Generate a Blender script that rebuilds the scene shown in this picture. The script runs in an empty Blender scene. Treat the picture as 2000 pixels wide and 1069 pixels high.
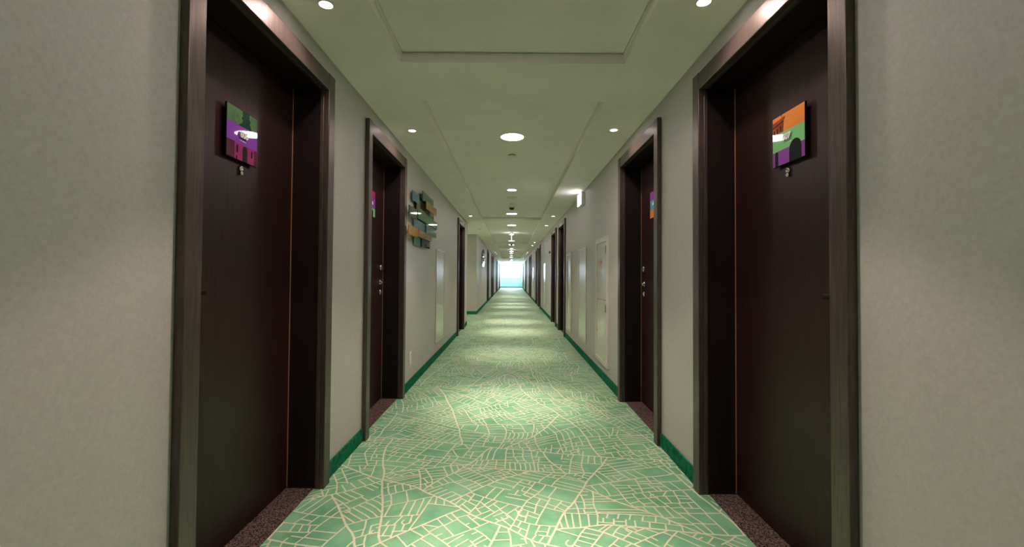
import bpy, bmesh, math, random
from mathutils import Vector, Matrix
PI = math.pi
sc = bpy.context.scene
C = sc.collection

# ------------------------------------------------------------------ camera
H_CAM, FPX = 1.16, 860.0
pitch, roll, yaw = 0.02028, 0.0066, -0.00146
cp, sp = math.cos(pitch), math.sin(pitch)
R_ = Matrix(((math.cos(yaw), math.sin(yaw), 0), (-math.sin(yaw), math.cos(yaw), 0), (0, 0, 1)))
P_ = Matrix(((1, 0, 0), (0, cp, sp), (0, -sp, cp)))
Q_ = Matrix(((math.cos(roll), 0, math.sin(roll)), (0, 1, 0), (-math.sin(roll), 0, math.cos(roll))))
M_ = Q_ @ P_ @ R_                       # rows: right, forward, up
cam_d = bpy.data.cameras.new('camera')
cam = bpy.data.objects.new('camera', cam_d); C.objects.link(cam)
rt, fw, up = M_[0], M_[1], M_[2]
cam.matrix_world = Matrix(((rt[0], up[0], -fw[0], 0), (rt[1], up[1], -fw[1], 0),
                           (rt[2], up[2], -fw[2], H_CAM), (0, 0, 0, 1)))
cam_d.sensor_width = 36.0
cam_d.lens = FPX / 2000.0 * 36.0
cam_d.shift_y = -(534.5 - 521.06) / 2000.0
cam_d.clip_start = 0.05; cam_d.clip_end = 300
sc.camera = cam

# ------------------------------------------------------------------ world, exposure
w = bpy.data.worlds.new('world'); sc.world = w; w.use_nodes = True
bg = w.node_tree.nodes['Background']
bg.inputs[0].default_value = (0.58, 0.80, 1.0, 1)
bg.inputs[1].default_value = 3600.0
vs = sc.view_settings
vs.view_transform = 'Standard'; vs.look = 'None'; vs.gamma = 1.0; vs.use_curve_mapping = False
vs.exposure = 1.12
portal = bpy.data.lights.new('window_portal', 'AREA'); portal.shape = 'RECTANGLE'; portal.size = 1.7; portal.size_y = 1.4
portal.cycles.is_portal = True
po = bpy.data.objects.new('window_portal', portal); C.objects.link(po); po.location = (0, 42.25, 1.65); po.rotation_euler = (-PI / 2, 0, 0)
P_BIG, P_SMALL, P_SPOT = 54.0, 34.0, 8.0
LAMP = (1.0, 0.755, 0.67)

# ------------------------------------------------------------------ dimensions
W = 1.034          # half width
HC = 2.381         # ceiling
HV = 2.436         # cove ceiling
FACE = 1.004       # casing face
DOORX = 1.206      # leaf face
YB, YE = -3.4, 42.0
TH = 0.30
OPW = 0.485        # half opening width
CAS = 0.077
OPZ = 2.173
PER = 7.1
L_DOORS = [1.915, 3.645, 8.965, 23.15, 24.85, 30.25, 31.95, 37.35, 39.05]
R_DOORS = [1.875, 3.592, 8.93, 10.605, 16.05, 17.75, 23.15, 24.85, 30.25, 31.95, 37.35, 39.05]
LOBBY = (10.27, 13.1)
SERVICE = 19.25

# ------------------------------------------------------------------ materials
def mat(name, col, rough=0.5, metal=0.0, spec=0.5, coat=0.0, coat_rough=0.1, emit=None, estr=0.0):
    m = bpy.data.materials.new(name); m.use_nodes = True
    b = m.node_tree.nodes['Principled BSDF']
    b.inputs['Base Color'].default_value = (*col, 1)
    b.inputs['Roughness'].default_value = rough
    b.inputs['Metallic'].default_value = metal
    b.inputs['Specular IOR Level'].default_value = spec
    b.inputs['Coat Weight'].default_value = coat
    b.inputs['Coat Roughness'].default_value = coat_rough
    if emit:
        b.inputs['Emission Color'].default_value = (*emit, 1)
        b.inputs['Emission Strength'].default_value = estr
    return m
def noise_mix(m, c1, c2, scale=(1, 1, 1), nscale=10.0, detail=4.0, lo=0.35, hi=0.65, bump=0.0, bdist=0.001, rough_n=0.6):
    nt = m.node_tree; N = nt.nodes; L = nt.links; b = N['Principled BSDF']
    tc = N.new('ShaderNodeTexCoord'); mp = N.new('ShaderNodeMapping'); mp.inputs['Scale'].default_value = scale
    L.new(tc.outputs['Object'], mp.inputs['Vector'])
    no = N.new('ShaderNodeTexNoise'); no.inputs['Scale'].default_value = nscale
    no.inputs['Detail'].default_value = detail; no.inputs['Roughness'].default_value = rough_n
    L.new(mp.outputs[0], no.inputs['Vector'])
    cr = N.new('ShaderNodeValToRGB'); e = cr.color_ramp.elements
    e[0].position = lo; e[0].color = (*c1, 1); e[1].position = hi; e[1].color = (*c2, 1)
    L.new(no.outputs['Fac'], cr.inputs[0]); L.new(cr.outputs[0], b.inputs['Base Color'])
    if bump:
        bp = N.new('ShaderNodeBump'); bp.inputs['Strength'].default_value = bump; bp.inputs['Distance'].default_value = bdist
        L.new(no.outputs['Fac'], bp.inputs['Height']); L.new(bp.outputs[0], b.inputs['Normal'])
    return no
M = {}
M['wall'] = mat('wall_vinyl', (0.55, 0.53, 0.47), 0.5, spec=0.35)
noise_mix(M['wall'], (0.49, 0.465, 0.43), (0.56, 0.535, 0.495), (1, 1, 1.0), 75, 3, 0.3, 0.7, bump=0.25, bdist=0.0015)
M['ceil'] = mat('ceiling_paint', (0.72, 0.74, 0.66), 0.75, spec=0.2)
noise_mix(M['ceil'], (0.86, 0.80, 0.73), (0.90, 0.84, 0.77), (1, 1, 1), 3, 3)
M['ctrim'] = mat('ceiling_trim', (0.72, 0.70, 0.64), 0.6)
M['carpet'] = mat('carpet_green', (0.2, 0.5, 0.3), 0.62, spec=0.3)
noise_mix(M['carpet'], (0.12, 0.39, 0.20), (0.25, 0.56, 0.325), (1, 1, 1), 5, 6, 0.32, 0.62, bump=0.3, bdist=0.002)
M['line'] = mat('carpet_cream_yarn', (0.76, 0.76, 0.52), 0.62, spec=0.3)
noise_mix(M['line'], (0.66, 0.68, 0.46), (0.80, 0.79, 0.58), (1, 1, 1), 30, 3)
M['base'] = mat('baseboard_carpet', (0.01, 0.2, 0.1), 0.9, spec=0.1)
noise_mix(M['base'], (0.003, 0.11, 0.05), (0.014, 0.22, 0.11), (1, 1, 1), 25, 4, bump=0.3)
M['thresh'] = mat('brown_carpet', (0.08, 0.05, 0.045), 0.95, spec=0.05)
noise_mix(M['thresh'], (0.016, 0.010, 0.010), (0.34, 0.23, 0.20), (1, 1, 1), 170, 3, 0.40, 0.72, bump=0.6, bdist=0.003)
M['frame'] = mat('bronze_frame', (0.10, 0.075, 0.068), 0.38, metal=0.65, spec=0.5)
noise_mix(M['frame'], (0.095, 0.070, 0.062), (0.14, 0.105, 0.093), (8, 8, 0.6), 12, 3)
M['jamb'] = mat('jamb_laminate', (0.03, 0.015, 0.013), 0.42, spec=0.4)
noise_mix(M['jamb'], (0.007, 0.0035, 0.0035), (0.015, 0.0065, 0.006), (1, 1, .04), 90, 4)
M['door'] = mat('wenge_veneer', (0.05, 0.02, 0.017), 0.42, spec=0.4)
noise_mix(M['door'], (0.011, 0.0035, 0.0035), (0.034, 0.010, 0.009), (1, 1, .035), 110, 5, 0.3, 0.7, bump=0.1)
M['seal'] = mat('tan_edge', (0.35, 0.17, 0.09), 0.5)
M['dkgreen'] = mat('service_door_paint', (0.03, 0.05, 0.045), 0.45)
M['chrome'] = mat('satin_steel', (0.62, 0.58, 0.54), 0.22, metal=1.0)
M['black'] = mat('black_plastic', (0.012, 0.012, 0.013), 0.4)
M['cab'] = mat('cabinet_lacquer', (0.58, 0.57, 0.48), 0.24, spec=0.6, coat=0.3, coat_rough=0.15)
M['cabf'] = mat('cabinet_frame_lacquer', (0.66, 0.61, 0.52), 0.4, spec=0.5)
M['white'] = mat('white_plastic', (0.8, 0.77, 0.72), 0.4)
M['red'] = mat('red_print', (0.75, 0.05, 0.015), 0.5)
M['lamp'] = mat('lamp_diffuser', (0.9, 0.9, 0.9), 0.5, emit=(1.0, 0.86, 0.84), estr=34.0)
M['bulb'] = mat('spot_lens', (0.9, 0.9, 0.9), 0.4, emit=(1.0, 0.84, 0.84), estr=16.0)
M['exit'] = mat('exit_face', (0.9, 0.9, 0.9), 0.4, emit=(0.92, 0.88, 1.0), estr=3.5)
M['winframe'] = mat('window_frame_white', (0.75, 0.78, 0.8), 0.4)
M['wallend'] = mat('end_wall_glow_tint', (0.42, 0.54, 0.66), 0.6)  # cyan-grey wall, with the window's glow lightened into its colour
M['green_print'] = mat('green_print', (0.05, 0.4, 0.2), 0.5)
def flat(name, c, rough=0.3, c2=None):
    m = mat(name, c, rough, spec=0.45)
    c2 = c2 or tuple(x * 0.72 for x in c)
    noise_mix(m, c2, c, (1, 1, 1), 22, 5, 0.3, 0.55)
    M[name] = m; return m
flat('p_green', (0.085, 0.17, 0.08)); flat('p_darkgreen', (0.012, 0.05, 0.035)); flat('p_purple', (0.23, 0.05, 0.42), c2=(0.22, 0.05, 0.40))
flat('p_magenta', (0.33, 0.03, 0.16)); flat('p_plum', (0.10, 0.022, 0.06)); flat('p_orange', (0.72, 0.24, 0.06), c2=(0.66, 0.21, 0.05))
flat('p_lightgreen', (0.20, 0.52, 0.22), c2=(0.19, 0.50, 0.21)); flat('p_brick', (0.30, 0.075, 0.03)); flat('p_black', (0.012, 0.014, 0.018))
flat('p_blue', (0.10, 0.33, 0.45)); flat('p_cream', (0.78, 0.68, 0.58), c2=(0.75, 0.65, 0.55)); flat('p_violet', (0.25, 0.06, 0.35), c2=(0.24, 0.055, 0.33))
flat('a_blue', (0.05, 0.19, 0.28)); flat('a_green', (0.02, 0.17, 0.10)); flat('a_olive', (0.075, 0.085, 0.04)); flat('a_orange', (0.50, 0.21, 0.05))
flat('a_emerald', (0.02, 0.20, 0.06)); flat('a_teal', (0.04, 0.13, 0.14)); flat('a_brown', (0.20, 0.12, 0.075)); flat('a_navy', (0.01, 0.03, 0.06)); flat('a_darkgreen', (0.035, 0.07, 0.05))
for k in list(M):
    if k[:2] in ('a_', 'p_'): M[k].node_tree.nodes['Principled BSDF'].inputs['Specular IOR Level'].default_value = .22; M[k].node_tree.nodes['Principled BSDF'].inputs['Roughness'].default_value = 0.03
g = bpy.data.materials.new('window_glass'); g.use_nodes = True
gb = g.node_tree.nodes['Principled BSDF']; gb.inputs['Transmission Weight'].default_value = 1.0
gb.inputs['Roughness'].default_value = 0.0; gb.inputs['IOR'].default_value = 1.0; gb.inputs['Base Color'].default_value = (0.95, 1, 1, 1)
M['glass'] = g

# ------------------------------------------------------------------ mesh helpers
def bx(bm, x0, x1, y0, y1, z0, z1, mi=0):
    x0, x1 = min(x0, x1), max(x0, x1); y0, y1 = min(y0, y1), max(y0, y1); z0, z1 = min(z0, z1), max(z0, z1)
    v = [bm.verts.new(p) for p in ((x0, y0, z0), (x1, y0, z0), (x1, y1, z0), (x0, y1, z0), (x0, y0, z1), (x1, y0, z1), (x1, y1, z1), (x0, y1, z1))]
    for f in ((0, 3, 2, 1), (4, 5, 6, 7), (0, 1, 5, 4), (1, 2, 6, 5), (2, 3, 7, 6), (3, 0, 4, 7)):
        fc = bm.faces.new([v[i] for i in f]); fc.material_index = mi
def cyl(bm, c, axis, r, length, seg=24, r2=None, mi=0, smooth=True):
    """solid of revolution from c along axis"""
    r2 = r if r2 is None else r2
    a = Vector(axis).normalized(); u = a.orthogonal().normalized(); v = a.cross(u); c = Vector(c)
    r0 = [bm.verts.new(c + (u * math.cos(t) + v * math.sin(t)) * r) for t in [2 * PI * i / seg for i in range(seg)]]
    r1 = [bm.verts.new(c + a * length + (u * math.cos(t) + v * math.sin(t)) * r2) for t in [2 * PI * i / seg for i in range(seg)]]
    for i in range(seg):
        f = bm.faces.new((r0[i], r0[(i + 1) % seg], r1[(i + 1) % seg], r1[i])); f.smooth = smooth; f.material_index = mi
    f = bm.faces.new(r0[::-1]); f.material_index = mi
    f = bm.faces.new(r1); f.material_index = mi
def lathe(bm, c, axis, prof, seg=28, mi=0):
    """prof: list of (radius, distance along axis)"""
    a = Vector(axis).normalized(); u = a.orthogonal().normalized(); v = a.cross(u); c = Vector(c)
    rings = []
    for r, d in prof:
        rings.append([bm.verts.new(c + a * d + (u * math.cos(2 * PI * i / seg) + v * math.sin(2 * PI * i / seg)) * max(r, 1e-5)) for i in range(seg)])
    for p, q in zip(rings, rings[1:]):
        for i in range(seg):
            f = bm.faces.new((p[i], p[(i + 1) % seg], q[(i + 1) % seg], q[i])); f.smooth = True; f.material_index = mi
    bm.faces.new(rings[-1]).material_index = mi
    bm.faces.new(rings[0][::-1]).material_index = mi
def obj(name, bm, mats, parent=None, bevel=0.0, loc=None):
    me = bpy.data.meshes.new(name)
    bmesh.ops.recalc_face_normals(bm, faces=bm.faces[:])
    bm.to_mesh(me); bm.free()
    if not isinstance(mats, (list, tuple)): mats = [mats]
    for m in mats: me.materials.append(m)
    o = bpy.data.objects.new(name, me); C.objects.link(o)
    if parent: o.parent = parent
    if loc: o.location = loc
    if bevel:
        md = o.modifiers.new('bevel', 'BEVEL'); md.width = bevel; md.segments = 2; md.limit_method = 'ANGLE'
        md.harden_normals = False
    return o
def tag(o, label=None, cat=None, group=None, kind=None):
    if label: o['label'] = label
    if cat: o['category'] = cat
    if group: o['group'] = group
    if kind: o['kind'] = kind
    return o
def thing(name, label, cat, loc=(0, 0, 0), group=None):
    o = bpy.data.objects.new(name, None); C.objects.link(o); o.location = loc; o.empty_display_size = 0.1
    return tag(o, label, cat, group)
def copy_tree(o, parent=None):
    c = o.copy(); C.objects.link(c)
    if parent: c.parent = parent; c.matrix_parent_inverse = o.matrix_parent_inverse.copy()
    for ch in [x for x in bpy.data.objects if x.parent == o]:
        copy_tree(ch, c)
    return c
def B(): return bmesh.new()
def extrude_poly(bm, pts, x, t, s, mi=0):
    """polygon pts (y,z) standing in the plane X=x, thickness t towards -s"""
    a = [bm.verts.new((x, p[0], p[1])) for p in pts]
    b = [bm.verts.new((x - s * t, p[0], p[1])) for p in pts]
    bm.faces.new(a).material_index = mi; bm.faces.new(b[::-1]).material_index = mi
    n = len(pts)
    for i in range(n):
        bm.faces.new((a[i], a[(i + 1) % n], b[(i + 1) % n], b[i])).material_index = mi

# ------------------------------------------------------------------ walls
def wall(name, s, doors, openings=(), y0=YB, y1=YE):
    bm = B(); cuts = [(d - OPW - .03, d + OPW + .03, OPZ + .03) for d in doors] + [(a, b, 0) for a, b in openings]
    cuts.sort(); y = y0
    for a, b, z in cuts:
        bx(bm, s * W, s * (W + TH), y, a, 0, HC)
        if z: bx(bm, s * W, s * (W + TH), a, b, z, HC)
        y = b
    bx(bm, s * W, s * (W + TH), y, y1, 0, HC)
    y = y0                                             # unseen skin added behind the doors, keeps sky light from leaking in
    for a, b in openings: bx(bm, s * (W + TH), s * (W + TH + .06), y, a, -.05, HC); y = b
    bx(bm, s * (W + TH), s * (W + TH + .06), y, y1, -.05, HC)
    return tag(obj(name, bm, M['wall']), kind='structure')
wall('wall_left', -1, L_DOORS + [SERVICE], [LOBBY])
wall('wall_right', 1, R_DOORS)
bm = B(); bx(bm, -W - TH, W + TH, YB - .2, YB, 0, HV); tag(obj('wall_back', bm, M['wall']), kind='structure')
# side passage
LX = -4.6
bm = B(); bx(bm, LX, -W - TH, LOBBY[0] - .2, LOBBY[0], 0, HC); tag(obj('wall_passage_near', bm, M['wall']), kind='structure')
bm = B(); bx(bm, LX, -W - TH, LOBBY[1], LOBBY[1] + .2, 0, HC); tag(obj('wall_passage_far', bm, M['wall']), kind='structure')
bm = B(); bx(bm, LX - .2, LX, LOBBY[0] - .2, LOBBY[1] + .2, 0, HC); tag(obj('wall_passage_end', bm, M['wall']), kind='structure')
# end wall with window
SILL, WX = 0.95, 0.86
bm = B(); bx(bm, -W - TH, W + TH, YE, YE + .2, -0.05, SILL)
bx(bm, -W - TH, -WX, YE, YE + .2, SILL, HV); bx(bm, WX, W + TH, YE, YE + .2, SILL, HV); bx(bm, -WX, WX, YE, YE + .2, 2.36, HV)
tag(obj('wall_end', bm, M['wallend']), kind='structure')
win = thing('window_1', None, None, (0, YE + .1, SILL)); tag(win, kind='structure')
bm = B(); y0, y1 = -.04, .04; hz = 2.36 - SILL
for a, b in ((-WX, -WX + .06), (-.03, .03), (WX - .06, WX)): bx(bm, a, b, y0, y1, 0, hz)
for a, b in ((0, .06), (hz - .06, hz)):
    bx(bm, -WX + .06, -.03, y0, y1, a, b); bx(bm, .03, WX - .06, y0, y1, a, b)
bx(bm, .03, WX - .06, y0, y1, .80, .85)
obj('window_frame', bm, M['winframe'], win)
bm = B(); bx(bm, -WX + .06, -.03, -.004, .004, .06, hz - .06); obj('pane', bm, M['glass'], win)
bm = B(); bx(bm, .03, WX - .06, -.004, .004, .06, .80); obj('pane', bm, M['glass'], win)
bm = B(); bx(bm, .03, WX - .06, -.004, .004, .85, hz - .06); obj('pane', bm, M['glass'], win)
bm = B(); bx(bm, -WX, WX, -.13, -.045, -.0, .025); obj('window_sill', bm, M['winframe'], win)

# ------------------------------------------------------------------ ceiling with coves
CX = 0.642
coves = [(3.06 - PER, 2.505)] + [(3.06 + PER * k, 9.64 + PER * k) for k in range(5)] + [(3.06 + PER * 5, YE - 1.0)]
bm = B()
for s in (-1, 1): bx(bm, s * CX, s * (W + TH), YB, YE, HC, HC + .06)
y = YB
for a, b in coves:
    a = max(a, YB + .3)
    bx(bm, -CX, CX, y, a, HC, HC + .06); y = b
bx(bm, -CX, CX, y, YE, HC, HC + .06)
bx(bm, -W - TH, W + TH, YB, YE, HV, HV + .05)
bx(bm, LX - .2, -W - TH, LOBBY[0] - .2, LOBBY[1] + .2, HC, HC + .1)
tag(obj('ceiling', bm, M['ceil']), kind='structure')
for i, (a, b) in enumerate(coves):
    a = max(a, YB + .3); bm = B(); t = .010
    for z0, z1, t in ((HV - .010, HV - .004, .012),):
        bx(bm, -CX, -CX + t, a, b, z0, z1); bx(bm, CX - t, CX, a, b, z0, z1)
        bx(bm, -CX + t, CX - t, a, a + t, z0, z1); bx(bm, -CX + t, CX - t, b - t, b, z0, z1)
    tag(obj('trim_%d' % (i + 1), bm, M['ctrim']), kind='structure')

# ------------------------------------------------------------------ floor: city-map carpet
def vnoise(x, y, seed):
    xi, yi = math.floor(x), math.floor(y); fx, fy = x - xi, y - yi
    def hsh(a, b):
        n = (a * 374761393 + b * 668265263 + seed * 1442695041) & 0xffffffff
        n = ((n ^ (n >> 13)) * 1274126177) & 0xffffffff
        return ((n ^ (n >> 16)) & 0xffff) / 65535.0 - .5
    ux, uy = fx * fx * (3 - 2 * fx), fy * fy * (3 - 2 * fy)
    a = hsh(xi, yi) * (1 - ux) + hsh(xi + 1, yi) * ux; b = hsh(xi, yi + 1) * (1 - ux) + hsh(xi + 1, yi + 1) * ux
    return a * (1 - uy) + b * uy
def warp(x, y):
    return (x + .13 * vnoise(x * 2.1, y * 2.1, 1) + .025 * vnoise(x * 8, y * 8, 3), y + .13 * vnoise(x * 2.1, y * 2.1, 2) + .025 * vnoise(x * 8, y * 8, 4))
rng = random.Random(11)
segs = []
def area(P): return abs(sum(P[i][0] * P[(i + 1) % len(P)][1] - P[(i + 1) % len(P)][0] * P[i][1] for i in range(len(P)))) / 2
def cut(P, o, d):
    """split convex polygon P by the line through o with direction d"""
    n = (-d[1], d[0]); A, Bp, X = [], [], []
    sd = [(p[0] - o[0]) * n[0] + (p[1] - o[1]) * n[1] for p in P]
    for i in range(len(P)):
        j = (i + 1) % len(P); p, q = P[i], P[j]
        (A if sd[i] >= 0 else Bp).append(p)
        if sd[i] * sd[j] < 0:
            t = sd[i] / (sd[i] - sd[j]); x = (p[0] + (q[0] - p[0]) * t, p[1] + (q[1] - p[1]) * t)
            A.append(x); Bp.append(x); X.append(x)
    return A, Bp, X
def extent(P, d):
    v = [p[0] * d[0] + p[1] * d[1] for p in P]; return min(v), max(v)
def centroid(P): return (sum(p[0] for p in P) / len(P), sum(p[1] for p in P) / len(P))
def fill(P, ang, depth=0):
    ar = area(P)
    if ar < 0.0034 or (ar < 0.02 and rng.random() < 0.15): return
    d = (math.cos(ang), math.sin(ang)); n = (-d[1], d[0])
    e0, e1 = extent(P, d), extent(P, n)
    ld, ln = e0[1] - e0[0], e1[1] - e1[0]
    c = centroid(P)
    # ladder of narrow lots
    if ar < 0.035 and rng.random() < 0.34 and max(ld, ln) > .16:
        if ld < ln: d, n, ld, ln, e0 = n, d, ln, ld, e1
        if ln > .035:
            k = max(3, int(ld / rng.uniform(.028, .05)))
            for i in range(1, k):
                if rng.random() < .12: continue
                t = e0[0] + ld * i / k; cc = t - (c[0] * d[0] + c[1] * d[1])
                A, Bq, X = cut(P, (c[0] + d[0] * cc, c[1] + d[1] * cc), n)
                if len(X) == 2: segs.append((X[0], X[1], 1))
            return
    if ld < ln: d, n = n, d                   # cut across the longer side
    off = rng.uniform(-.16, .16) * max(ld, ln)
    a2 = math.atan2(n[1], n[0]) + rng.gauss(0, .10)
    A, Bq, X = cut(P, (c[0] + d[0] * off, c[1] + d[1] * off), (math.cos(a2), math.sin(a2)))
    if len(X) < 2: return
    if rng.random() < .90: segs.append((X[0], X[1], 1))
    else:                                      # dead-end street
        t = rng.uniform(.4, .7); segs.append((X[0], (X[0][0] + (X[1][0] - X[0][0]) * t, X[0][1] + (X[1][1] - X[0][1]) * t), 1))
    ang2 = ang if rng.random() < .8 else ang + rng.uniform(-.5, .5)
    fill(A, ang, depth + 1); fill(Bq, ang2, depth + 1)
def districts(P):
    if area(P) < rng.uniform(.16, .42):
        # orientation: along the longest side
        i = max(range(len(P)), key=lambda k: math.dist(P[k], P[(k + 1) % len(P)])); q = P[(i + 1) % len(P)]
        fill(P, math.atan2(q[1] - P[i][1], q[0] - P[i][0])); return
    ex, ey = extent(P, (1, 0)), extent(P, (0, 1)); c = centroid(P)
    lx, ly = ex[1] - ex[0], ey[1] - ey[0]
    base = 0 if ly > lx else PI / 2
    a = base + rng.gauss(0, .42)
    o = (c[0] + rng.uniform(-.15, .15) * lx, c[1] + rng.uniform(-.15, .15) * ly)
    A, Bq, X = cut(P, o, (math.cos(a), math.sin(a)))
    if len(X) < 2: return
    segs.append((X[0], X[1], 0)); districts(A); districts(Bq)
districts([(-1.5, .6), (1.5, .6), (1.5, 42.3), (-1.5, 42.3)])
districts([(-3.2, 9.9), (-1.5, 9.9), (-1.5, 13.4), (-3.2, 13.4)])
for _ in range(150):                           # little curls (roundabouts and cul-de-sacs)
    cx, cy, r = rng.uniform(-1, 1), rng.uniform(.9, 12), rng.uniform(.012, .028); a0 = rng.uniform(0, 6); n = 7
    pts = [(cx + r * math.cos(a0 + i * .75), cy + r * math.sin(a0 + i * .75)) for i in range(n)]
    for p, q in zip(pts, pts[1:]): segs.append((p, q, 1))
bm = B()
bx(bm, -1.40, 1.40, YB, YE + .2, -.09, -.031)  # added hidden slab, blocks sky light under the thresholds
bx(bm, -1.062, 1.062, YB, YE, -.05, 0); bx(bm, LX, -1.062, LOBBY[0] - .02, LOBBY[1] + .02, -.05, 0)
for p, q, k in segs:
    ln = math.dist(p, q); far = p[1] > 14
    n = max(1, int(ln / (.2 if far else .05)))
    pts = [warp(p[0] + (q[0] - p[0]) * i / n, p[1] + (q[1] - p[1]) * i / n) for i in range(n + 1)]
    hw = (.0052 if k == 0 else .0039); z = .0010 + rng.uniform(0, .0004)
    prev = None
    for i, a in enumerate(pts):
        t0 = pts[max(i - 1, 0)]; t1 = pts[min(i + 1, n)]; dx, dy = t1[0] - t0[0], t1[1] - t0[1]; l = math.hypot(dx, dy) or 1
        nx, ny = -dy / l * hw, dx / l * hw
        xlim = lambda x, y: (min(1.06, x) if (y < LOBBY[0] or y > LOBBY[1]) and x > 0 else (max(-1.06, x) if (y < LOBBY[0] or y > LOBBY[1]) else min(1.06, x)))
        yl = max(YB, min(YE - .01, a[1]))
        v0 = bm.verts.new((xlim(a[0] + nx, yl), yl + ny, z)); v1 = bm.verts.new((xlim(a[0] - nx, yl), yl - ny, z))
        if prev and not (abs(a[0]) > 1.075 and not (LOBBY[0] < a[1] < LOBBY[1])):
            try: bm.faces.new((prev[0], prev[1], v1, v0)).material_index = 1
            except ValueError: pass
        prev = (v0, v1)
loose = [v for v in bm.verts if not v.link_faces]
bmesh.ops.delete(bm, geom=loose, context='VERTS')
me = bpy.data.meshes.new('floor')
for f in bm.faces:
    if f.material_index == 1 and f.normal.z == 0: f.normal_update()
    if f.material_index == 1 and f.normal.z < 0: f.normal_flip()
bm.to_mesh(me); bm.free(); me.materials.append(M['carpet']); me.materials.append(M['line'])
fl = bpy.data.objects.new('floor', me); C.objects.link(fl); tag(fl, kind='structure')
print('floor segs', len(segs))

# ------------------------------------------------------------------ baseboards
def baseboard(name, s, doors, extra=()):
    bm = B(); y = YB
    cuts = sorted([(d - OPW - CAS, d + OPW + CAS) for d in doors] + list(extra))
    for a, b in cuts:
        if a - y > .02: bx(bm, s * (W - .010), s * W, y, a, 0, .092)
        y = b
    bx(bm, s * (W - .010), s * W, y, YE, 0, .092)
    for e in extra:
        bx(bm, s * (W - .010), s * (W + TH), e[1] - .010, e[1], 0, .092)
        bx(bm, s * (W - .0), s * (W + TH), e[0], e[0] + .010, 0, .092)
    return tag(obj(name, bm, M['base'], bevel=.0015), kind='structure')
baseboard('baseboard_left', -1, L_DOORS + [SERVICE], [LOBBY]); baseboard('baseboard_right', 1, R_DOORS)
bm = B(); bx(bm, -W, W, YE - .012, YE, 0, .092); tag(obj('baseboard_end', bm, M['base']), kind='structure')
bm = B(); bx(bm, LX, -W - TH, LOBBY[1] - .010, LOBBY[1], 0, .092); tag(obj('baseboard_passage', bm, M['base']), kind='structure')

# ------------------------------------------------------------------ doors
def door(name, s, cy, lock=1, plain=False):
    """s side, lock = +1 handle at the far jamb, -1 near jamb; built round the origin, local x is world x"""
    t = thing(name, None, None, (0, cy, 0)); tag(t, kind='structure')
    o, c = OPW, OPW + CAS
    fm = M['dkgreen'] if plain else M['frame']
    for k in (-1, 1):                              # casing stiles: face plate, then the return into the reveal
        bm = B(); bx(bm, s * FACE, s * W, k * o, k * c, 0, OPZ + CAS + .016)
        bx(bm, s * W, s * 1.055, k * o, k * (o + .03), 0, OPZ + .03)
        obj('casing', bm, fm, t, bevel=.003)
    bm = B(); bx(bm, s * (FACE + .002), s * W, -o, o, OPZ, OPZ + CAS + .014); bx(bm, s * W, s * 1.055, -o, o, OPZ, OPZ + .03)
    obj('casing', bm, fm, t, bevel=.003)
    bm = B(); j = o + .006
    for k in (-1, 1): bx(bm, s * 1.055, s * 1.30, k * j, k * (o + .03), -.03, OPZ + .03)
    bx(bm, s * 1.055, s * 1.25, -j, j, OPZ + .006, OPZ + .03)
    obj('jamb', bm, M['dkgreen'] if plain else M['jamb'], t, bevel=.0015)
    bm = B()
    for k in (-1, 1):
        bx(bm, s * (DOORX - .003), s * (DOORX + .004), k * (j - .0035), k * j, .008, OPZ + .006)
    obj('edge_strip', bm, M['seal'], t)
    bm = B(); bx(bm, s * DOORX, s * (DOORX + .045), -j + .004, j - .004, .008, OPZ + .002)
    leaf = obj('leaf', bm, M['dkgreen'] if plain else M['door'], t, bevel=.001)
    bm = B(); bx(bm, s * 1.062, s * (W + TH), -j, j, -.03, .003)
    obj('threshold_carpet', bm, M['thresh'], t)
    hy = lock * .40; X = s * DOORX
    h = B(); lathe(h, (X, hy, 1.09), (-s, 0, 0), [(.027, 0), (.027, .007), (.024, .010), (.011, .011), (.010, .045)], 24)
    n = 9; prev = None                              # lever: a rounded bar turning towards the middle of the leaf
    path = [(.038, 0.004), (.046, -.004), (.050, -.014), (.050, -.05), (.051, -.09), (.051, -.152)]
    rings = []
    for d, yy in path:
        rings.append([h.verts.new((X - s * (d + .0055 * math.cos(a)), hy + lock * yy, 1.09 + .010 * math.sin(a))) for a in [2 * PI * i / 10 for i in range(10)]])
    for p, q in zip(rings, rings[1:]):
        for i in range(10):
            f = h.faces.new((p[i], p[(i + 1) % 10], q[(i + 1) % 10], q[i])); f.smooth = True
    h.faces.new(rings[0]); h.faces.new(rings[-1])
    obj('handle', h, M['chrome'], t)
    if plain: return t
    h = B(); lathe(h, (X, hy, 1.00), (-s, 0, 0), [(.026, 0), (.026, .008), (.022, .011), (.010, .012), (.009, .018)], 24)
    obj('lock_cylinder', h, M['chrome'], t)
    h = B(); lathe(h, (X, hy, 1.225), (-s, 0, 0), [(.028, 0), (.028, .012), (.024, .016)], 24)
    bx(h, X - s * .016, X - s * .034, hy - .004, hy + .004, 1.205, 1.245)
    obj('card_reader', h, M['chrome'], t)
    h = B(); lathe(h, (X, .03, 1.627), (-s, 0, 0), [(.013, 0), (.013, .006), (.010, .010), (.0055, .011), (.005, .009)], 22)
    cyl(h, (X - s * .004, .03, 1.606), (-s, 0, 0), .0085, .006, 16)
    obj('peephole', h, M['chrome'], t)
    return t
protoL, protoR = {}, {}
n = 1
for s, doors, side in ((-1, L_DOORS, protoL), (1, R_DOORS, protoR)):
    for i, d in enumerate(doors):
        lock = -1 if i == 0 else 1
        if lock in side:
            t = copy_tree(side[lock]); t.location = (0, d, 0); t.name = 'door_%d' % n
        else:
            t = door('door_%d' % n, s, d, lock); side[lock] = t
        n += 1
door('door_%d' % n, -1, SERVICE, -1, plain=True)

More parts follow.
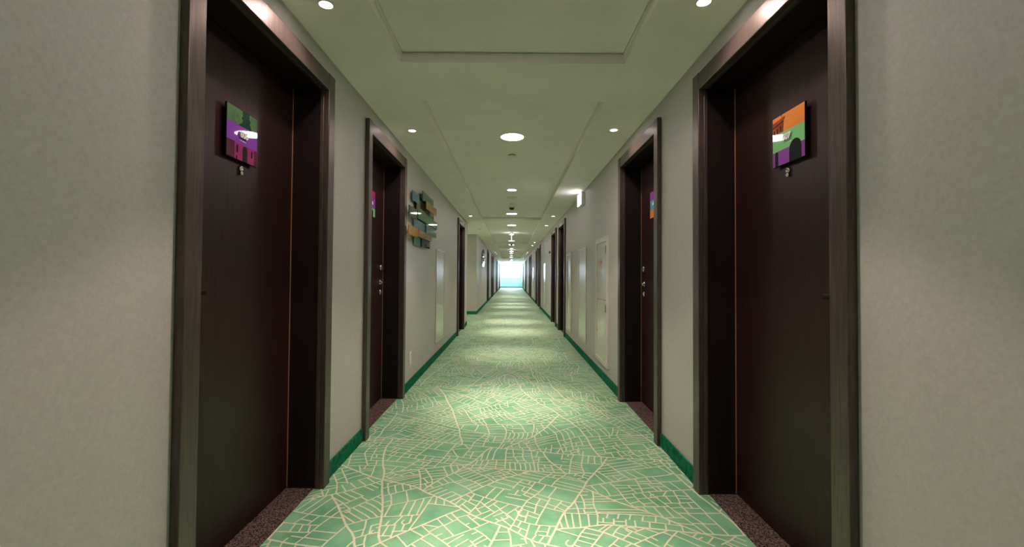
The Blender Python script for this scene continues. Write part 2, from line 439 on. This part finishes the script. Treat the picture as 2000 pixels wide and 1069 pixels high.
# ------------------------------------------------------------------ room signs
def text_mesh(name, txt, size, depth, m, parent, loc, s, bold=0.0):
    """text standing on a wall plane, read from the corridor"""
    cu = bpy.data.curves.new(name, 'FONT'); cu.body = txt; cu.size = size; cu.extrude = depth; cu.offset = bold
    cu.align_x = 'CENTER'; cu.align_y = 'CENTER'
    tmp = bpy.data.objects.new(name, cu); C.objects.link(tmp)
    bpy.context.view_layer.update()
    me = bpy.data.meshes.new_from_object(tmp.evaluated_get(bpy.context.evaluated_depsgraph_get()))
    bpy.data.objects.remove(tmp)
    # local text x -> world y (left wall, seen from the right: +y is to the right of the reader)
    me.transform(Matrix(((0, 0, -s, 0), (-s, 0, 0, 0), (0, 1, 0, 0), (0, 0, 0, 1))))
    me.materials.clear(); me.materials.append(m)
    o = bpy.data.objects.new(name, me); C.objects.link(o); o.parent = parent; o.location = loc
    return o
SW = .112
def arch(yc, z0, w_, h_, n=10):
    return [(yc - w_, z0), (yc + w_, z0)] + [(yc + w_ * math.cos(PI * i / n), z0 + h_ - w_ + w_ * 1.0 * math.sin(PI * i / n)) for i in range(n + 1)]
def room_sign(label, s, cy, bands, tower, arches, number):
    """square printed panel on spacers; u runs to the reader's right in -1..1, v up in -1..1"""
    zc = 1.765; X = s * (DOORX - .012)
    t = thing('room_sign', label, 'sign', (0, cy, zc), 'room number signs on the doors'); t.rotation_euler.z = -s * math.radians(.5)
    uy = lambda u: -s * u * SW                       # reader's right -> world y
    bm = B(); bx(bm, X, X - s * .008, -SW, SW, -SW, SW); obj('backing_plate', bm, M['p_black'], t, bevel=.0008)
    for yy in (-.07, .07):
        for zz in (-.07, .07):
            bm = B(); cyl(bm, (s * DOORX, yy, zz), (-s, 0, 0), .008, .016, 12); obj('spacer', bm, M['black'], t)
    x1 = X - s * .0082
    def flatpoly(name, polys, x, key, th=.0006):
        for pts in polys:
            bm = B(); extrude_poly(bm, [(uy(u), v * SW) for u, v in pts], x, th, s); obj(name, bm, M[key], t)
    for k, (v0, v1, key) in enumerate(bands):
        e = .985
        flatpoly('printed_band', [[(-e, v0), (e, v0), (e, v1), (-e, v1)]], x1, key)
    x2 = x1 - s * .0007
    for key, polys in tower: flatpoly('printed_tower', polys, x2, key, .0004)
    for key, polys in arches: flatpoly('printed_arches', polys, x2, key, .0004)
    if number:
        o = text_mesh('number', number, .037, .0025, M['white'], t, (x2 - s * .005, 0, .001), s, .0014)
        bm = B()
        for i in range(6):
            bx(bm, x2 - s * .0002, x2 - s * .0012, uy(-.20 + i * .07), uy(-.16 + i * .07), -.0235 - (i % 2) * .002, -.0205)
        obj('caption', bm, M['white'], t)
    return t
e = .985
# left nearest: green sky and tower / purple / magenta wall with arches
room_sign('square sign 606 of green, purple and magenta bands on the nearest left door', -1, 1.937,
    [(.36, e, 'p_green'), (-.34, .36, 'p_purple'), (-e, -.34, 'p_magenta')],
    [('p_darkgreen', [[(-.02, e), (.42, e), (.42, .72), (-.02, .72)], [(-.08, .74), (.48, .74), (.48, .64), (-.08, .64)], [(0, .64), (.42, .64), (.62, .36), (.85, .10), (.40, .36), (-.30, .36), (-.05, .5)]]),
     ('p_plum', [[(-e, -.34), (-.5, -.34), (-.5, -e), (-e, -e)], [(.78, -.36), (e, -.36), (e, -e), (.78, -e)]])],
    [('p_black', [arch(.16, -e, .15, .62), arch(-.34, -.72, .055, .30), arch(.62, -.72, .05, .28), [(-.40, -e), (-.34, -e), (-.34, -.84), (-.40, -.84)]])],
    '606')
room_sign('square sign 607 of orange, green and purple bands on the nearest right door', 1, 1.89,
    [(.28, e, 'p_orange'), (-.40, .28, 'p_lightgreen'), (-e, -.40, 'p_violet')],
    [('p_brick', [[(-e, .30), (-.30, .30), (-.26, .74), (-.18, .80), (-.18, .88), (-e, .80)]]),
     ('p_black', [[(-.98, .62), (-.28, .74), (-.28, .70), (-.98, .58)], [(-.90, .30), (-.82, .30), (-.82, .48), (-.90, .48)], [(-.70, .32), (-.62, .32), (-.62, .52), (-.70, .52)], [(-.50, .34), (-.42, .34), (-.42, .56), (-.50, .56)], [(-.34, .30), (-.29, .30), (-.26, .74), (-.31, .74)], [(-.40, .88), (-.38, .88), (-.38, e), (-.40, e)]])],
    [('p_black', [arch(.44, -e, .36, .80), arch(-.72, -e, .10, .58)])],
    '607')
room_sign('sign with magenta, purple and pale green bands on the second left door', -1, 3.715,
    [(.36, e, 'p_magenta'), (-.34, .36, 'p_purple'), (-e, -.34, 'p_lightgreen')], [],
    [('p_black', [arch(.3, -e, .15, .5)])], '608')
room_sign('sign with purple, sky blue and orange bands on the second right door', 1, 3.66,
    [(.36, e, 'p_violet'), (-.34, .36, 'p_blue'), (-e, -.34, 'p_orange')], [],
    [('p_black', [arch(.1, -e, .15, .5)])], '609')

# ------------------------------------------------------------------ wall art of layered panels
def W2(x, y, X):                                   # photograph pixel -> (y, z) on the plane X (measuring the reference only)
    d = Vector(((x - 1000) / FPX, 1, -(y - 521.06) / FPX)); r = M_.transposed() @ d
    t = X / r[0]; return (t * r[1], H_CAM + t * r[2])
def zc(x, y): return (790 + x / 7.6375, 360 + y / 7.636)
ART = [  # left, top-left-y, right, bottom-left-y (crop pixels), material, offset from the wall
    (150, 250, 325, 620, 'a_darkgreen', .012), (300, 470, 450, 600, 'a_teal', .012),
    (125, 85, 220, 235, 'a_blue', .030), (275, 95, 435, 240, 'a_green', .046), (185, 150, 330, 440, 'a_olive', .026),
    (75, 305, 190, 470, 'a_darkgreen', .054), (330, 245, 480, 365, 'a_orange', .062), (205, 380, 490, 510, 'a_emerald', .038),
    (140, 495, 325, 640, 'a_blue', .020), (325, 575, 475, 735, 'a_teal', .030), (65, 595, 205, 745, 'a_orange', .058),
    (205, 670, 400, 780, 'a_brown', .040), (145, 770, 265, 905, 'a_green', .020), (262, 790, 380, 930, 'a_navy', .030), (250, 300, 440, 420, 'a_darkgreen', .016)]
def wall_art(label, loc):
    t = thing('wall_art', label, 'artwork', loc)
    cy_, cz_ = 5.05, 1.80
    for i, (xl, yt, xr, yb, key, off) in enumerate(ART):
        X = -W + off
        a = W2(*zc(xl, yt), X); b = W2(*zc(xr, yt), X); c = W2(*zc(xl, yb), X)
        y0, y1, z1, z0 = a[0] - cy_, b[0] - cy_, a[1] - cz_, c[1] - cz_
        bm = B(); bx(bm, -W + off, -W + off - .008, y0, y1, z0, z1)
        obj('panel', bm, M[key], t, bevel=.001)
        if key == 'a_brown':
            for k in range(4):
                bm = B(); bx(bm, -W + off, -W + off + .002, y0 + .03 + k * .10, y0 + .06 + k * .10, z0 + .004, z1 - .004); obj('stripe', bm, M['a_orange'], t)
        bk = B(); cyl(bk, (-W, (y0 + y1) / 2, (z0 + z1) / 2), (1, 0, 0), .008, off - .007, 10); obj('mounting_pin', bk, M['black'], t)
    return t
art = wall_art('layered blue, green and orange rectangular panels hung beyond the second left door', (0, 5.05, 1.80))
a2 = copy_tree(art); a2.location = (0, 15.9, 1.80)
a2['label'] = 'distant silvery-looking layered panel artwork on the left wall past the side passage'
art['group'] = a2['group'] = 'layered panel artworks on the left wall'

# ------------------------------------------------------------------ wall panels and cabinets
def wall_panel(name, label, s, y0, y1, z0, z1, group=None):
    """flush lacquered access panel with a thin frame"""
    t = thing(name, label, 'access panel', (0, (y0 + y1) / 2, z0), group)
    hw, h = (y1 - y0) / 2, z1 - z0; f = .022
    bm = B(); X0, X1 = s * W, s * (W - .012)
    bx(bm, X0, X1, -hw, -hw + f, 0, h); bx(bm, X0, X1, hw - f, hw, 0, h); bx(bm, X0, X1, -hw + f, hw - f, 0, f); bx(bm, X0, X1, -hw + f, hw - f, h - f, h)
    obj('frame', bm, M['cabf'], t, bevel=.002)
    bm = B(); bx(bm, s * W, s * (W - .008), -hw + f + .003, hw - f - .003, f + .003, h - f - .003)
    obj('door', bm, M['cab'], t, bevel=.002)
    bm = B(); cyl(bm, (s * (W - .008), -s * 0 - hw + .05, h * .5), (-s, 0, 0), .008, .003, 14); obj('key_lock', bm, M['chrome'], t)
    return t
def cabinet(label, s, y0, y1, z0, z1, split, sign):
    t = thing('hydrant_cabinet' if sign else 'utility_cabinet', label, 'cabinet', (0, (y0 + y1) / 2, z0))
    hw, h = (y1 - y0) / 2, z1 - z0; f = .055; X0, X1 = s * W, s * (W - .022); sp_ = split - z0
    bm = B(); bx(bm, X0, X1, -hw, -hw + f, 0, h); bx(bm, X0, X1, hw - f, hw, 0, h); bx(bm, X0, X1, -hw + f, hw - f, 0, f); bx(bm, X0, X1, -hw + f, hw - f, h - f, h)
    obj('frame', bm, M['cabf'], t, bevel=.003)
    for a, b in ((f + .003, sp_ - .002), (sp_ + .002, h - f - .003)):
        bm = B(); bx(bm, s * W, s * (W - .014), -hw + f + .003, hw - f - .003, a, b); d = obj('door', bm, M['cab'], t, bevel=.0015)
        zl = b - .085; yl = -hw + f + .045
        bm = B(); n = 20                              # oval black latch
        extrude_poly(bm, [(yl + .016 * math.cos(2 * PI * i / n), zl + .042 * math.sin(2 * PI * i / n)) for i in range(n)], s * (W - .014), .004, s)
        obj('latch', bm, M['black'], d)
        bm = B(); cyl(bm, (s * (W - .014), hw - f - .03, (a + b) / 2 - .04), (-s, 0, 0), .007, .003, 12); obj('key_lock', bm, M['black'], d)
    if sign:                                          # fire-hose mark, H and small red print
        x = s * (W - .0141); yc = .02; zt = 1.355 - z0
        bm = B(); n = 16
        def q(a, b, c, d): extrude_poly(bm, [(a, c), (b, c), (b, d), (a, d)], x, .0012, s)
        ring = [(yc + .022 * math.cos(2 * PI * i / n), zt - .035 + .022 * math.sin(2 * PI * i / n)) for i in range(n)]
        for i in range(n):
            p, r_ = ring[i], ring[(i + 1) % n]; m1 = (yc + (p[0] - yc) * .45, zt - .035 + (p[1] - zt + .035) * .45); m2 = (yc + (r_[0] - yc) * .45, zt - .035 + (r_[1] - zt + .035) * .45)
            extrude_poly(bm, [p, r_, m2, m1], x, .0012, s)
        q(yc - .045, yc + .045, zt - .008, zt); q(yc - .045, yc - .036, zt - .06, zt); q(yc + .036, yc + .045, zt - .06, zt)
        q(yc - .045, yc - .018, zt - .125, zt - .068); q(yc + .018, yc + .045, zt - .125, zt - .068); q(yc - .018, yc + .018, zt - .105, zt - .085)
        obj('fire_hose_mark', bm, M['red'], t)
        bm = B()
        for r_ in range(4):
            for k in range(4): extrude_poly(bm, [(yc - .035 + k * .02, zt - .155 - r_ * .02), (yc - .023 + k * .02, zt - .155 - r_ * .02), (yc - .023 + k * .02, zt - .149 - r_ * .02), (yc - .035 + k * .02, zt - .149 - r_ * .02)], x, .0008, s)
        tag(obj('small_print', bm, M['red'], t), kind='stuff')
    return t
cabinet('cream two-door wall cabinet with red fire hose mark beyond second right door', 1, 4.655, 5.30, .178, 1.592, .896, True)
wall_panel('access_panel', 'tall glossy cream panel between the two cabinets on the right wall', 1, 6.04, 6.735, .227, 1.562, 'access panels along the walls')
cabinet('narrow cream two-door cabinet just before the third right door', 1, 7.50, 8.09, .19, 1.572, .90, False)
wall_panel('access_panel', 'tall glossy cream panel below and beyond the artwork on the left wall', -1, 6.03, 6.75, .225, 1.52, 'access panels along the walls')
wall_panel('access_panel', 'tall glossy panel on right wall past the fourth right door', 1, 13.2, 14.0, .2, 1.56, 'access panels along the walls')
wall_panel('access_panel', 'distant glossy panel on right wall past the sixth right door', 1, 20.4, 21.3, .2, 1.56, 'access panels along the walls')

# outlet
t = thing('power_outlet', 'white power outlet low on the left wall after the second left door', 'outlet', (-W, 4.53, .30))
bm = B(); bx(bm, 0, .009, -.041, .041, -.075, .075); obj('cover_plate', bm, M['white'], t, bevel=.003)
bm = B()
for zz in (-.034, .034): lathe(bm, (.009, 0, zz), (1, 0, 0), [(.028, 0), (.028, .005), (.023, .006), (.021, .001)], 20)
obj('socket', bm, M['white'], t)
# small fitting by the fourth right door
t = thing('wall_beacon', 'small black and white fitting on right wall past the fourth right door', 'beacon', (W, 11.75, 1.75))
bm = B(); bx(bm, 0, -.03, -.03, .03, .0, .07); obj('housing', bm, M['black'], t, bevel=.003)
bm = B(); lathe(bm, (-.015, 0, 0), (0, 0, -1), [(.022, 0), (.022, .02), (.012, .034)], 18); obj('lens', bm, M['white'], t)

# ------------------------------------------------------------------ exit signs
t = thing('exit_sign', 'lit white box exit sign high on right wall over the tall panel', 'exit sign', (W, 6.36, 2.265))
bm = B(); bx(bm, 0, -.05, -.16, .16, -.09, .09); obj('housing', bm, M['white'], t, bevel=.006)
bm = B(); bx(bm, -.05, -.062, -.15, .15, -.082, .082); obj('lit_face', bm, M['exit'], t, bevel=.004)
bm = B(); x = -.0622
def q2(pts): extrude_poly(bm, pts, x, .0012, 1)
q2([(.02, -.05), (.045, -.05), (.012, .0), (.0, .0)]); q2([(-.03, -.05), (-.012, -.05), (.012, 0), (-.002, .0)]); q2([(-.006, 0), (.014, 0), (.018, .035), (.0, .035)])
q2([(-.035, .0), (-.03, .008), (.0, .032), (.004, .022)]); q2([(.016, .03), (.04, .005), (.036, -.002), (.014, .02)])
q2([(.008 + .011 * math.cos(2 * PI * i / 12), .05 + .011 * math.sin(2 * PI * i / 12)) for i in range(12)])
q2([(-.13, .0), (-.095, .03), (-.095, .01), (-.055, .01), (-.055, -.01), (-.095, -.01), (-.095, -.03)])
obj('running_figure_and_arrow', bm, M['green_print'], t)
def hang_sign(label, y):
    t = thing('hanging_exit_sign', label, 'exit sign', (0, y, HV), 'hanging exit signs')
    bm = B(); bx(bm, -.03, .03, -.15, .15, -.03, 0); obj('mount', bm, M['white'], t, bevel=.003)
    bm = B(); bx(bm, -.008, .008, -.14, .14, -.20, -.03); obj('lit_plate', bm, M['exit'], t, bevel=.002)
hang_sign('edge-on lit exit sign hanging from ceiling opposite the side passage', 13.05)
hang_sign('farther edge-on lit exit sign hanging beyond the dark ceiling dome', 21.6)

# ------------------------------------------------------------------ ceiling lights
def lamp_light(parent, power, r, size, blend, z=-.012):
    li = bpy.data.lights.new('lamp_light', 'SPOT'); li.energy = power; li.color = LAMP; li.shadow_soft_size = r
    li.spot_size = math.radians(size); li.spot_blend = blend
    o = bpy.data.objects.new('lamp_light', li); C.objects.link(o); o.parent = parent; o.location = (0, 0, z); return o
def disc_light(name, label, x, y, z, dia, group, power, r, size=94, blend=.22, key='lamp'):
    t = thing(name, label, 'ceiling light', (x, y, z), group)
    R = dia / 2
    bm = B(); prof = [(R + .005, 0), (R + .005, .003), (R + .002, .0052), (R, .005), (R, .001)]; seg = 40; rings = []
    for rr, d in prof: rings.append([bm.verts.new((rr * math.cos(2 * PI * i / seg), rr * math.sin(2 * PI * i / seg), -d)) for i in range(seg)])
    for p, q in zip(rings, rings[1:]):
        for i in range(seg): bm.faces.new((p[i], p[(i + 1) % seg], q[(i + 1) % seg], q[i])).smooth = True
    obj('trim_ring', bm, M['white'], t)
    bm = B(); cyl(bm, (0, 0, -.0045), (0, 0, 1), R, .0035, 40, smooth=False); obj('lens', bm, M[key], t)
    if key == 'lamp':
        lamp_light(t, power * .50, r, size, blend); lamp_light(t, power * 2.2, r, 46, 1.0)
    else: lamp_light(t, power, r, size, blend)
    return t
ordn = ['nearest', 'second', 'third', 'fourth', 'fifth', 'sixth', 'seventh', 'eighth', 'ninth', 'tenth', 'eleventh', 'twelfth', 'thirteenth']
bigs = [1.68] + sorted([4.02 + PER * k for k in range(6)] + [9.06 + PER * k for k in range(5)])
for i, y in enumerate(bigs):
    if i == 0:
        disc_light('ceiling_downlight', 'large round downlight in the nearest ceiling recess, overhead', 0, y, HV, .21, 'large round downlights', P_BIG, .05); continue
    disc_light('ceiling_downlight', 'large round glowing downlight, %s along the ceiling centre line' % ordn[i - 1], 0, y, HV, .208, 'large round downlights', P_BIG, .05)
for i, y in enumerate([6.53 + PER * k for k in range(5)]):
    disc_light('small_ceiling_downlight', 'smaller round downlight midway along the %s ceiling recess' % ['second', 'third', 'fourth', 'fifth', 'sixth'][i], 0, y, HV, .13, 'smaller round downlights', P_SMALL, .035)
for s, doors, nm in ((-1, L_DOORS, 'left'), (1, R_DOORS, 'right')):
    for i, d in enumerate(doors):
        disc_light('recessed_spotlight', 'small recessed spotlight in front of the %s door on the %s' % (ordn[i], nm), s * .845, d + .05, HC, .058, 'small spotlights over the doors', P_SPOT, .02, 140, .6, 'bulb')
for i, (x, y) in enumerate(((-2.6, 11.7), (-4.0, 11.7))):  # lamps added out of view to light the side passage
    disc_light('passage_fill_light', ['added unseen downlight just inside the side passage on the left', 'added unseen downlight deep in the side passage on the left'][i], x, y, HC, .2, 'added side passage lights', P_BIG, .05, 130)
disc_light('rear_downlight', 'round downlight behind the viewpoint', 0, -1.6, HV, .21, None, P_BIG, .05)

# ceiling fittings
def button(name, label, cat, x, y, z, prof, key, group=None):
    bm = B(); lathe(bm, (0, 0, 0), (0, 0, -1), prof, 28); o = obj(name, bm, M[key]); o.location = (x, y, z)
    return tag(o, label, cat, group)
spr = [(.036, 0), (.036, .008), (.043, .008), (.043, .012), (.040, .014), (.0, .0145)]
for i, (x, y, z, lab) in enumerate(((0, 4.63, HV, 'round concealed sprinkler cover just past the nearest large downlight'), (0, 7.78, HV, 'small concealed sprinkler cover just before the nearest smoke detector'),
        (0, 11.75, HV, 'concealed sprinkler cover in the third ceiling recess'), (-.84, 11.6, HC, 'tiny sprinkler cover in ceiling at the side passage mouth'))):
    button('sprinkler_cover', lab, 'sprinkler', x, y, z, spr if i < 3 else [(.025, 0), (.025, .01), (0, .011)], 'ctrim', 'sprinkler covers')
def plate(label, y):
    t = thing('ceiling_speaker', label, 'speaker', (0, y, HV), 'flat ceiling speakers')
    bm = B(); lathe(bm, (0, 0, 0), (0, 0, -1), [(.088, 0), (.088, .005), (.080, .010), (.0, .011)], 32); obj('grille', bm, M['ctrim'], t)
plate('flat round ceiling speaker between the smaller downlight and smoke detector', 7.15); plate('flat round ceiling speaker in the third ceiling recess', 12.45)
def detector(label, y, z, dark):
    t = thing('smoke_detector', label, 'smoke detector', (0, y, z), 'smoke detectors')
    bm = B(); lathe(bm, (0, 0, 0), (0, 0, -1), [(.058, 0), (.058, .014), (.05, .02), (.048, .02)], 28); obj('base', bm, M['black'] if dark else M['ctrim'], t)
    bm = B(); lathe(bm, (0, 0, -.02), (0, 0, -1), [(.046, 0), (.043, .018), (.030, .033), (.0, .036)], 28); obj('sensor_dome', bm, M['black'], t)
detector('smoke detector dome just before the second large downlight', 8.15, HV, False)
detector('dark dome on the ceiling beam before the fourth ceiling recess', 16.95, HC, True)
